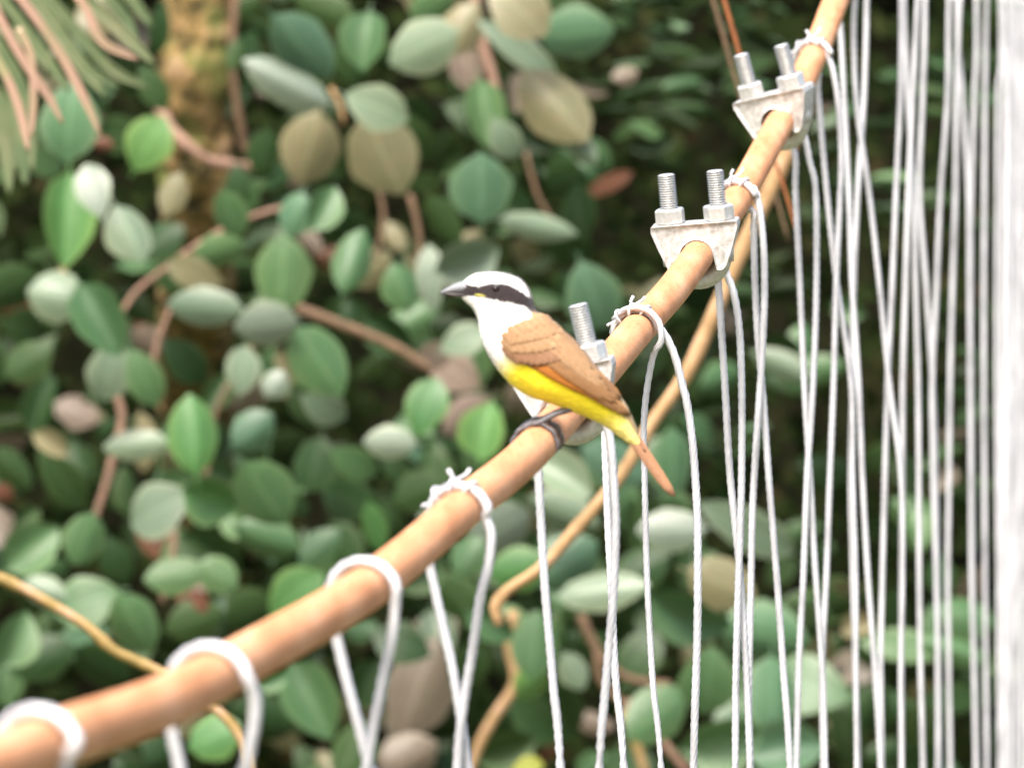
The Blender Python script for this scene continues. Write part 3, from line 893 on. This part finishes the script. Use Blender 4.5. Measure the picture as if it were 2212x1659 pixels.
# ------------------------------------------------------------------ foliage
def leaf_shape(name, pw, tipx, cup, fold, droop, seedv):
    """unit leaf: length 1 along +X from its stalk, width 1, in the XY plane, facing +Z"""
    rnd = random.Random(seedv)
    nu, nv = 7, 4
    V, Fc, UV = [], [], []
    for i in range(nu + 1):
        f = i / nu
        w = (math.sin(math.pi * min(1.0, f ** pw)) ** 0.62) * 0.5
        if i == 0: w = 0.03
        if i == nu: w = 0.035
        for j in range(nv + 1):
            g = j / nv * 2 - 1
            x = f - 0.5; y = g * w * (1 + rnd.uniform(-0.05, 0.05))
            z = -cup * (y * 2) ** 2 + fold * abs(y) - droop * (f - 0.4) ** 2 + rnd.uniform(-0.008, 0.008)
            V.append((x, y, z)); UV.append((f, 0.5 + g * 0.5))
    for i in range(nu):
        for j in range(nv):
            a = i * (nv + 1) + j
            Fc.append((a, a + (nv + 1), a + nv + 2, a + 1))
    # short stalk
    k = len(V)
    V += [(-0.5, -0.012, 0), (-0.5, 0.012, 0), (-0.64, 0.010, -0.03), (-0.64, -0.010, -0.03)]; UV += [(0, 0.5)] * 4
    Fc.append((k, k + 1, k + 2, k + 3))
    me = bpy.data.meshes.new(name); me.from_pydata(V, [], Fc); me.update()
    me.polygons.foreach_set('use_smooth', [True] * len(me.polygons))
    uvl = me.uv_layers.new(name='UVMap')
    for lp in me.loops: uvl.data[lp.index].uv = UV[lp.vertex_index]
    return me
SHAPES = [leaf_shape('leaf', 0.95, 0, 0.16, 0.04, 0.25, 1), leaf_shape('leaf', 1.15, 0, 0.10, 0.22, 0.4, 2), leaf_shape('leaf', 0.85, 0, -0.16, 0.30, 0.2, 3), leaf_shape('leaf', 1.0, 0, 0.26, 0.0, 0.45, 4)]
LM = {}
for k, m in LEAF.items():
    for i, s in enumerate(SHAPES):
        c = s.copy(); c.materials.append(m); LM[k, i] = c

KZ = 1.22      # the thicket stands this much further back than first paced out
def put_leaf(parent, center, length, width, ang, tone, tilt=0.0, pitch=0.0, shape=0, name='leaf'):
    """ang: direction of the tip in the picture plane (deg, 0 right, 90 up); tilt about the leaf axis, pitch about its width"""
    o = bpy.data.objects.new(name, LM[tone, shape])
    # leaf X -> picture direction, leaf Z -> towards camera (-Y)
    base = Matrix(((1, 0, 0), (0, 0, -1), (0, 1, 0))).to_4x4()       # local x->X, y->Z, z->-Y
    R = base @ Matrix.Rotation(math.radians(ang), 4, 'Z') @ Matrix.Rotation(math.radians(tilt), 4, 'X') @ Matrix.Rotation(math.radians(pitch), 4, 'Y')
    S = Matrix.Diagonal((length, width, (length + width) / 2, 1))
    M = R @ S
    M.translation = center - parent.location
    o.matrix_basis = M
    link(o, parent)
    return o

GZ = [(0, 13.6)]
vines = {}
def vine(key, label, x, y, Z):
    r = empty('climbing_vine', P(x, y, Z))
    tag(r, label, 'vine', 'climbing vines behind the cable')
    vines[key] = [r, 0]
vine('left', 'round-leaved green vine covering the left side below the drooping fronds', 250, 900, 17)
vine('top', 'large-leaved vine hanging in the upper middle beside the mossy trunk', 850, 300, 17)
vine('mid', 'round-leaved vine in the middle, left of and below the bird', 850, 1000, 17)
vine('right', 'broad-leaved vine at the bottom right behind the hanging wires', 1550, 1350, 18)
def vkey(x, y):
    if x >= 1330 and y > 560: return 'right'
    if x < 530 and y > 160: return 'left'
    if y < 640: return 'top'
    return 'mid' if x < 1330 else 'right'

HERO = [  # x, y, length, width, tip direction, tone
    (655, 105, 185, 118, -48, 't'), (622, 172, 205, 88, 155, 'w'), (790, 88, 130, 98, -95, 'g'), (912, 102, 165, 118, 205, 'p'), (1118, 105, 215, 62, -35, 'p'),
    (1243, 75, 165, 112, 8, 't'), (1200, 222, 205, 130, -50, 'o'), (812, 232, 145, 98, -22, 'p'), (668, 322, 165, 130, -105, 'o'), (828, 335, 190, 150, -62, 'o'),
    (1045, 245, 150, 82, -82, 'g'), (1040, 408, 150, 134, 92, 't'), (1165, 490, 175, 58, -8, 'p'), (1252, 325, 90, 52, -40, 'p'), (320, 312, 130, 104, 60, 'b'),
    (145, 475, 205, 112, -94, 'b'), (202, 410, 125, 78, 110, 'w'), (280, 500, 135, 95, -65, 'p'), (150, 262, 175, 128, -95, 't'), (122, 635, 128, 112, 170, 'p'),
    (215, 690, 180, 108, -60, 'g'), (28, 622, 130, 92, 20, 'd'), (440, 663, 168, 84, 178, 'p'), (575, 702, 140, 98, 188, 'w'), (610, 590, 168, 122, 88, 'g'),
    (690, 780, 180, 118, -52, 'g'), (594, 830, 68, 62, 60, 'w'), (238, 800, 135, 98, -100, 'p'), (312, 815, 135, 78, -62, 'g'), (418, 938, 178, 106, 94, 'b'),
    (292, 960, 140, 66, 186, 'p'), (545, 932, 112, 88, 40, 't'), (456, 1075, 125, 104, -15, 'b'), (342, 1100, 150, 118, 200, 'p'), (572, 1068, 165, 128, -55, 'g'),
    (680, 1002, 122, 100, -100, 'd'), (843, 956, 115, 72, 178, 'w'), (921, 877, 132, 92, 72, 'b'), (1048, 930, 128, 98, 80, 'b'), (1280, 638, 155, 122, -70, 't'),
    (1010, 562, 145, 112, 20, 'p'), (1455, 1000, 150, 92, 95, 't'), (1450, 1142, 150, 92, 182, 'w'), (1615, 1142, 240, 92, -28, 'p'), (1215, 1112, 165, 88, -22, 'p'),
    (1080, 1145, 150, 122, 30, 'w'), (1228, 1215, 160, 122, 35, 't'), (1300, 1272, 200, 82, 4, 'p'), (1490, 1320, 195, 105, -28, 'g'), (1650, 1375, 200, 135, -12, 't'),
    (1155, 1392, 150, 98, 85, 'g'), (1670, 1500, 170, 120, -95, 't'), (1185, 1530, 175, 150, -50, 'd'), (638, 1285, 145, 112, 40, 'b'), (575, 1165, 150, 88, -20, 'g'),
    (452, 1195, 160, 110, 150, 'd'), (135, 1035, 165, 80, -52, 'd'), (70, 1185, 140, 105, 40, 'g'), (183, 1165, 120, 88, -110, 'g'), (190, 1298, 145, 110, 200, 'g'),
    (292, 1350, 150, 100, -60, 'g'), (95, 1275, 105, 66, 160, 'p'), (375, 1240, 130, 80, 190, 'g'), (470, 1240, 100, 78, -30, 'g'), (672, 1512, 185, 118, -62, 'g'),
    (462, 1590, 122, 98, 20, 'b'), (588, 1468, 75, 46, 20, 'b'), (905, 1480, 230, 150, 250, 'r'), (808, 1140, 115, 52, -80, 'b'), (1140, 1655, 68, 46, 10, 'y'),
    (497, 465, 110, 72, -75, 'g'), (635, 462, 100, 80, -110, 't'), (765, 560, 150, 82, 70, 'g'), (838, 722, 120, 82, -35, 'd'), (1692, 790, 150, 58, -22, 'p'),
    (905, 1225, 130, 92, 20, 'd'), (985, 1290, 140, 88, -40, 'd'), (1010, 1200, 100, 80, 60, 'g'), (1120, 1230, 130, 96, 10, 'b'), (1380, 1420, 140, 88, 60, 'd'),
    (1290, 1420, 130, 78, -60, 'd'), (1420, 1540, 165, 115, 40, 'g'), (1530, 1470, 150, 125, -95, 'g'), (1560, 1600, 180, 120, 10, 'g'), (1740, 1480, 190, 130, 160, 'g'),
    (1700, 1620, 170, 110, 10, 't'), (1240, 1450, 90, 62, -60, 'p'), (1150, 1480, 90, 68, -120, 'b'), (1800, 1300, 170, 90, 20, 'd'), (1870, 1520, 200, 95, 8, 'd'),
    (1960, 1395, 200, 70, 172, 'g'), (2060, 1400, 160, 60, -15, 'g'), (1380, 1230, 150, 90, 30, 'd'), (1330, 1000, 160, 100, -20, 't'), (1215, 1030, 150, 90, -35, 'p'),
    (1560, 1260, 160, 110, -20, 'o'), (1090, 1050, 120, 100, -30, 'd'), (900, 1060, 120, 90, 200, 'd'), (760, 1080, 140, 95, 160, 'd'), (765, 1000, 110, 70, -30, 'g'),
    (525, 800, 110, 75, 80, 'p'), (700, 880, 110, 75, -30, 'p'), (980, 800, 130, 95, 150, 'r'), (1000, 735, 110, 70, 20, 'p'), (870, 620, 110, 80, -70, 'g'),
    (930, 600, 150, 62, 95, 'p'), (960, 480, 130, 60, -60, 'd'), (700, 450, 110, 75, 60, 'g'), (1090, 300, 100, 70, -60, 'p'), (1000, 60, 130, 90, -120, 'o'),
    (1120, 20, 160, 120, -40, 'o'), (935, 20, 110, 80, 40, 'g'), (700, 20, 140, 80, -20, 'd'), (760, 130, 110, 80, -90, 'd'), (570, 330, 100, 70, -100, 'd'),
    (90, 870, 130, 70, 70, 'd'), (60, 780, 120, 80, 30, 'd'), (30, 1010, 120, 70, -40, 'd'), (110, 960, 90, 50, -30, 'o'), (400, 780, 130, 80, -40, 'd'),
    (470, 850, 100, 60, 60, 'd'), (250, 1210, 110, 70, -70, 'd'), (90, 1420, 150, 100, 20, 'd'), (220, 1440, 140, 90, -40, 'd'), (30, 1380, 130, 90, 60, 'g'),
    (420, 1340, 130, 90, 200, 'd'), (540, 1320, 120, 90, 20, 'd'), (740, 1180, 120, 80, -60, 'd'), (690, 1180, 110, 70, 40, 'g'), (520, 1130, 100, 70, -40, 'g'),
    (560, 1560, 150, 100, -20, 'd'), (320, 1640, 160, 100, 20, 'd'), (760, 1620, 140, 90, 70, 'd'), (870, 1390, 130, 90, 160, 'd'), (880, 1640, 150, 110, 30, 'r'),
    (1060, 1350, 120, 70, -30, 'g'), (1090, 1620, 140, 90, 200, 'd'), (1010, 1440, 110, 80, 60, 'd'), (400, 1285, 46, 40, 200, 'x'), (432, 1300, 54, 34, -60, 'x'),
    (222, 315, 50, 30, -10, 'x'), (8, 1065, 40, 46, 60, 'x'), (1310, 400, 130, 36, 25, 'x'), (1350, 160, 60, 40, 20, 'r'), (935, 770, 90, 60, 20, 'r'), (1000, 610, 70, 40, 20, 'r'),
    (1090, 480, 70, 46, 60, 'd'), (720, 350, 90, 60, -60, 'd'), (1120, 200, 90, 60, -100, 'r'), (1010, 150, 110, 70, -80, 'r'),
    (345, 60, 120, 46, -100, 'd'), (330, 190, 110, 60, -60, 'd'), (372, 420, 100, 60, -110, 'o'), (345, 520, 120, 80, 30, 'd'), (470, 545, 120, 70, 200, 'g'), (515, 400, 95, 60, -80, 'd'), (420, 590, 130, 70, 160, 'o'), (505, 120, 70, 36, -100, 'd'), (370, 600, 110, 60, -20, 'd'),
]
rng = random.Random(11)
for i, (x, y, L, Wd, a, tone) in enumerate(HERO):
    k = vkey(x, y)
    r = vines[k]
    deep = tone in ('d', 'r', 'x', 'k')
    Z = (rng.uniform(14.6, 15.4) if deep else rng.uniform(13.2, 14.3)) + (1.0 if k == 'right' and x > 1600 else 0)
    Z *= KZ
    sc = Z / F
    tl = rng.uniform(-24, 24); pt = rng.uniform(-14, 20)
    put_leaf(r[0], P(x, y, Z), L * sc / math.cos(math.radians(pt)), Wd * sc * 1.04 / math.cos(math.radians(tl)), a, tone, tl, pt, rng.randrange(4))
    r[1] += 1

# leaves deeper in the thicket
cnt = 0
for _ in range(6000):
    if cnt >= 900: break
    x = rng.uniform(-250, 2450); y = rng.uniform(-180, 1850); Z = rng.uniform(15.2, 18.3) * KZ
    if 1290 < x and y < 640: continue
    if x > 1560 and rng.random() < 0.72 and y < 1150: continue
    if 300 < x < 530 and y < 560 and Z < 16.6 * KZ: continue
    k = vkey(x, y)
    if vines[k][1] >= 290: continue
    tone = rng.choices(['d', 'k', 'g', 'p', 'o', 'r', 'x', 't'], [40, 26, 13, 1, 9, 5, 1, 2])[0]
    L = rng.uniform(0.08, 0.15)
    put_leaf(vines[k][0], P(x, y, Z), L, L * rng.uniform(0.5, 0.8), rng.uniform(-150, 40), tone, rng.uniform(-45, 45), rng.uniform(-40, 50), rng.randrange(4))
    vines[k][1] += 1; cnt += 1

# dark, fine-leaved shrub at the upper right
shrub = empty('dark_shrub', P(1600, 500, 21.5))
tag(shrub, 'dark fine-leaved shrub in the shade at the upper right behind the clips', 'shrub')
cnt = 0
for _ in range(3000):
    if cnt >= 285: break
    x = rng.uniform(1240, 2380); y = rng.uniform(-160, 1150); Z = rng.uniform(16.6, 18.6) * KZ
    # leafy layers with dark gaps between
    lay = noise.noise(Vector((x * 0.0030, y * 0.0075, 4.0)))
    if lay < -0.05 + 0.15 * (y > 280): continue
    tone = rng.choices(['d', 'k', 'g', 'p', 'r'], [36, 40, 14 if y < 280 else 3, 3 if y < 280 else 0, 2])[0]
    L = rng.uniform(0.06, 0.135)
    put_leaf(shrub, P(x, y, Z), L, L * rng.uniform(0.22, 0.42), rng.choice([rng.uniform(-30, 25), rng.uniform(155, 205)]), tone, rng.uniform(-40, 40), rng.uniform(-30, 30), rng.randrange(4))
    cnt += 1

# uncountable dim undergrowth on the bank behind
def undergrowth():
    V, Fc = [], []
    rr = random.Random(21)
    for _ in range(14000):
        Z = rr.uniform(17.4, 19.0) * KZ
        p = P(rr.uniform(-2200, 3600), rr.uniform(-600, 2300), Z)
        L = rr.uniform(0.04, 0.12); a = rr.uniform(0, 6.283)
        d = Vector((math.cos(a), rr.uniform(-0.6, 0.6), math.sin(a))).normalized()
        n = d.cross(Vector((rr.uniform(-.6, .6), -1, rr.uniform(-.2, .8)))).normalized() * (L * rr.uniform(0.15, 0.34))
        k = len(V)
        V.extend((p, p + d * L * 0.45 + n, p + d * L, p + d * L * 0.45 - n)); Fc.append((k, k + 1, k + 2, k + 3))
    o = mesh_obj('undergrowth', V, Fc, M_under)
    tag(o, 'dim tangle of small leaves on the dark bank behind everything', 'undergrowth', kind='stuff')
M_under = mottled('undergrowth_leaf_shaded', [(0.32, (0.003, 0.006, 0.002)), (0.45, (0.007, 0.012, 0.003)), (0.56, (0.014, 0.022, 0.006)), (0.65, (0.022, 0.020, 0.008)), (0.76, (0.045, 0.026, 0.017))], 6.0, 0.9, 0.1, 0.002, spec=0.03)  # shade of the gaps painted into these near-black leaf colours
undergrowth()
def side_hedge():
    """the same thicket going on to either side of the picture"""
    V, Fc = [], []
    rr = random.Random(33)
    for _ in range(2600):
        Z = rr.uniform(16.5, 21.5)
        x = rr.uniform(-2600, -260) if rr.random() < 0.6 else rr.uniform(2470, 4000)
        p = P(x, rr.uniform(-700, 2400), Z)
        L = rr.uniform(0.07, 0.14); a = rr.uniform(-2.6, 0.7)
        d = Vector((math.cos(a), rr.uniform(-0.5, 0.5), math.sin(a))).normalized()
        n = d.cross(Vector((rr.uniform(-.5, .5), -1, rr.uniform(-.1, .8)))).normalized() * (L * rr.uniform(0.25, 0.38))
        k = len(V)
        V.extend((p, p + d * L * 0.25 + n * 0.85, p + d * L * 0.6 + n, p + d * L * 0.9 + n * 0.5, p + d * L, p + d * L * 0.9 - n * 0.5, p + d * L * 0.6 - n, p + d * L * 0.25 - n * 0.85))
        Fc.append(tuple(range(k, k + 8)))
    tag(mesh_obj('hedge_leaves', V, Fc, LEAF['g']), 'leafy thicket going on beyond both sides of the picture', 'hedge', kind='stuff')
side_hedge()

# vine stems (parts of their vine)
def stem(parent, pts, r, Z, mat, name='stem', own=None, taper=0.8, knots=0.0):
    w = [P(x, y, Z) for x, y in pts]
    path = catmull(w, 0.02)
    rr = r * Z / F
    path = [p + Vector((noise.noise(p * 9) * rr * 0.35, 0, noise.noise(p * 9 + Vector((5, 5, 5))) * rr * 0.35)) for p in path]
    if parent is None:
        parent_loc = w[-1]
    else:
        parent_loc = parent.location
    V, Fc = sweep([p - parent_loc for p in path], lambda t, d: rr * lerp(1, taper, t) * (1 + 0.12 * noise.noise(Vector((d * 14, r, 0))) + knots * max(0, math.sin(d * 40)) ** 8), 12)
    o = mesh_obj(name, V, Fc, mat, parent)
    if parent is None: o.location = parent_loc
    return o
tag(stem(None, [(1720, 260), (1690, 350), (1650, 440), (1592, 560), (1540, 680), (1480, 812), (1412, 912), (1360, 1000), (1300, 1080), (1230, 1160), (1160, 1232), (1095, 1275), (1070, 1310), (1078, 1350)], 19, 12.2, M_stem_tan, 'woody_stem', taper=0.6, knots=0.2),
    'tan woody stem slanting behind the bird\'s tail and the wires', 'stem')
tag(stem(None, [(-900, 760), (-600, 960), (-300, 1110), (-140, 1185), (0, 1246), (90, 1292), (180, 1346), (240, 1402), (300, 1432), (370, 1466), (470, 1532), (520, 1592), (545, 1680), (560, 1780)], 12, 11.8, M_stem_yellow, 'woody_stem', taper=0.9, knots=0.3),
    'thin yellowish twig at the lower left, passing behind the cable', 'stem')
for pts, r, k, m in [
    ([(1108, 1318), (1100, 1400), (1112, 1470), (1075, 1540), (1030, 1625), (1000, 1720)], 13, 'mid', M_stem_tan),
    ([(640, 668), (740, 702), (850, 750), (935, 802)], 12, 'mid', M_stem_brown),
    ([(640, 440), (540, 470), (440, 520), (350, 585), (285, 640), (240, 730), (215, 800)], 6, 'left', M_stem_pink),
    ([(236, 820), (262, 900), (240, 1000), (215, 1090), (180, 1200)], 9, 'left', M_stem_pink),
    ([(372, 660), (340, 740), (325, 830)], 6, 'left', M_stem_pink),
    ([(545, 750), (470, 880), (455, 980), (440, 1040)], 6, 'left', M_stem_brown),
    ([(885, 420), (905, 520), (900, 650)], 7, 'top', M_stem_brown),
    ([(815, 400), (828, 470), (812, 560)], 6, 'top', M_stem_brown),
    ([(1350, 1515), (1420, 1590), (1490, 1670)], 11, 'right', M_stem_pink),
    ([(1345, 1535), (1375, 1610), (1400, 1700)], 12, 'right', M_stem_yellow),
    ([(1255, 1330), (1290, 1400), (1350, 1460), (1450, 1480)], 11, 'right', M_stem_brown),
    ([(1290, 1400), (1300, 1470), (1345, 1520)], 10, 'right', M_stem_brown),
    ([(1020, -60), (1035, 60), (1060, 150), (1075, 220)], 13, 'top', M_stem_pink),
    ([(715, 190), (735, 230), (742, 270)], 5, 'top', M_stem_tan),
    ([(1135, 330), (1160, 420), (1195, 480)], 5, 'top', M_stem_brown),
    ([(370, 1100), (375, 1180), (350, 1300)], 8, 'left', M_stem_pink),
    ([(135, 560), (140, 620), (160, 700)], 6, 'left', M_stem_tan),
]:
    stem(vines[k][0], pts, r, 14.6 * KZ, m)

for x0, lab in ((1538, 'paler thin rusty stem at the top edge left of the upper clip'), (1562, 'brighter thin rust-orange stem passing just left of the upper clip')):
    pts = [(x0 - 25, -90), (x0, -5), (x0 + 22, 70), (x0 + 52, 175), (x0 + 80, 265), (x0 + 130, 400), (x0 + 165, 520)]
    tag(stem(None, pts, 5.5 if x0 > 1550 else 5.0, 11.2 if x0 > 1550 else 12.6, M_stem_rust if x0 > 1550 else M_stem_brown, 'thin_stem', taper=0.6), lab, 'stem')

# mossy tree trunk, upper left
def build_trunk():
    Z = 15.4 * KZ
    base = P(418, 560, Z); base.z = 0.0; base.y = 23.4
    root = empty('mossy_tree', base)
    tag(root, 'mossy tan tree trunk at the upper left behind the vine leaves', 'tree')
    ctr = [Vector((0.05, 0.05, 0.6)), Vector((0.02, -0.5, 1.3)), P(430, 900, 17.4 * KZ) - base, P(425, 560, 15.7 * KZ) - base, P(418, 250, Z) - base, P(425, 20, Z) - base, P(440, -250, Z) - base, P(480, -1200, Z) - base]
    path = catmull(ctr, 0.012)
    seg = 56
    V, Fc = [], []
    fr = frames(path)
    for i, p in enumerate(path):
        t, a, b = fr[i]
        for k in range(seg):
            an = 2 * math.pi * k / seg
            d = a * math.cos(an) + b * math.sin(an)
            q = p + d * 0.08
            r = 0.083 + 0.019 * noise.noise(q * 8) + 0.013 * noise.noise(q * 24) + 0.005 * noise.noise(q * 70)
            r *= lerp(1.25, 0.95, min(1, p.z / 2.6))
            V.append(p + d * r)
    for i in range(len(path) - 1):
        for k in range(seg):
            k2 = (k + 1) % seg
            Fc.append((i * seg + k, i * seg + k2, (i + 1) * seg + k2, (i + 1) * seg + k))
    mesh_obj('trunk', V, Fc, M_bark, root)
    # liana clasping the trunk
    w = [P(x, y, z * KZ - 0.015) for x, y, z in ((345, 235, 15.36), (380, 290, 15.30), (440, 340, 15.29), (500, 358, 15.31), (565, 356, 15.36), (620, 330, 15.3), (690, 290, 15.2))]
    V, Fc = sweep([p - base for p in catmull(w, 0.01)], lambda t, d: 0.012 * (1 + 0.15 * math.sin(d * 60)), 12)
    mesh_obj('clasping_root', V, Fc, M_stem_pink, root)
    w = [P(x, y, z * KZ - 0.015) for x, y, z in ((520, -120, 15.4), (508, 0, 15.38), (500, 120, 15.37), (512, 230, 15.38), (530, 330, 15.4))]
    V, Fc = sweep([p - base for p in catmull(w, 0.01)], 0.010, 12)
    mesh_obj('clasping_root', V, Fc, M_stem_brown, root)
    # crown above the picture: limbs and leaf sprays
    for k in range(5):
        a = k * 1.26 + 0.4
        s0 = path[-1] * 0.2 + path[-30] * 0.8 if k % 2 else path[-1]
        e = s0 + Vector((math.cos(a) * 0.9, math.sin(a) * 0.7, 0.7 + 0.15 * k))
        V, Fc = sweep(catmull([s0, s0.lerp(e, 0.5) + Vector((0, 0, 0.15)), e], 0.05), lambda t, d: lerp(0.035, 0.008, t), 10)
        mesh_obj('limb', V, Fc, M_bark, root)
    V, Fc = [], []
    rr = random.Random(3)
    for _ in range(1500):
        c = Vector((rr.gauss(0.1, 0.6), rr.gauss(0.1, 0.5), rr.uniform(3.7, 5.2)))
        a = rr.uniform(0, 6.28); L = rr.uniform(0.06, 0.11)
        d = Vector((math.cos(a), math.sin(a), rr.uniform(-0.5, 0.3))).normalized(); n = d.cross(Vector((rr.uniform(-.5, .5), rr.uniform(-.5, .5), 1))).normalized() * L * 0.3
        k = len(V)
        V += [c, c + d * L * 0.5 + n, c + d * L, c + d * L * 0.5 - n]; Fc.append((k, k + 1, k + 2, k + 3))
    cr = mesh_obj('crown', V, Fc, LEAF['d'], root)
    cr['kind'] = 'stuff'
build_trunk()

# drooping strap-leaved frond, upper left corner
frond = empty('drooping_frond', P(-40, -120, 13.0))
tag(frond, 'frond with long drooping pinkish and green strips in the upper left corner', 'frond')
def strip(pts, w, Z, mat):
    wpts = [P(x, y, Z) for x, y in pts]
    path = catmull(wpts, 0.012)
    V, Fc = [], []
    n = len(path)
    for i, p in enumerate(path):
        f = i / (n - 1)
        t = (path[min(i + 1, n - 1)] - path[max(i - 1, 0)]).normalized()
        sd_ = t.cross(Vector((0, 1, 0.2))).normalized()
        hw = w * 0.5 * Z / F * (1 - 0.75 * max(0, (f - 0.75) / 0.25) ** 2)
        nn = t.cross(sd_).normalized()
        for g in (-1, -0.4, 0, 0.4, 1):
            V.append(p + sd_ * (g * hw) - nn * (hw * 0.45 * (1 - abs(g))) - frond.location)
    for i in range(n - 1):
        for j in range(4):
            a = i * 5 + j
            Fc.append((a, a + 1, a + 6, a + 5))
    o = mesh_obj('strip', V, Fc, mat, frond)
    sm = o.modifiers.new('thickness', 'SOLIDIFY'); sm.thickness = 0.0012
for pts, w, m in [
    ([(-40, -60), (0, 40), (50, 130), (105, 210), (137, 270)], 24, M_frond_pink), ([(-20, -80), (55, 10), (120, 100), (175, 200), (218, 295)], 25, M_frond_pink),
    ([(40, 60), (66, 120), (72, 210), (66, 300)], 20, M_frond_pink), ([(-60, 60), (0, 140), (40, 230), (62, 330)], 24, M_frond_pink), ([(-40, 180), (0, 210), (22, 290), (34, 370)], 26, M_frond_green),
    ([(20, -100), (90, -20), (160, 60), (240, 150), (320, 190)], 26, M_frond_green), ([(60, -110), (150, -30), (230, 40), (335, 140)], 30, M_frond_green), ([(0, -90), (80, 10), (150, 110), (230, 210)], 28, M_frond_green),
    ([(80, -120), (190, -40), (265, 30), (300, 95)], 24, M_frond_green), ([(-30, -40), (30, 30), (95, 120), (150, 200)], 24, M_frond_green), ([(-80, 10), (-20, 90), (30, 200), (50, 360), (55, 400)], 30, M_frond_green),
    ([(-60, 0), (-10, 60), (40, 80), (110, 150)], 24, M_frond_green), ([(30, -60), (110, 40), (190, 150), (260, 190)], 22, M_frond_green), ([(-90, 100), (-30, 200), (10, 320), (20, 420)], 30, M_frond_green),
    ([(150, -110), (250, -40), (330, 60)], 26, M_frond_green), ([(-60, 20), (0, 100), (60, 220), (70, 370)], 22, M_frond_green), ([(100, -80), (180, 10), (220, 90), (300, 130)], 24, M_frond_pink)]:
    strip(pts, w * (0.8 if m is M_frond_pink else 1.0), rng.uniform(12.2, 12.6) if m is M_frond_pink else rng.uniform(13.4, 15.0), m)
V, Fc = sweep([P(x, y, 13.0) - frond.location for x, y in ((-220, -330), (-130, -190), (-40, -110), (60, -100), (170, -120))], lambda t, d: 0.012 * (1 - 0.6 * t), 10)
mesh_obj('midrib', V, Fc, M_frond_green, frond)
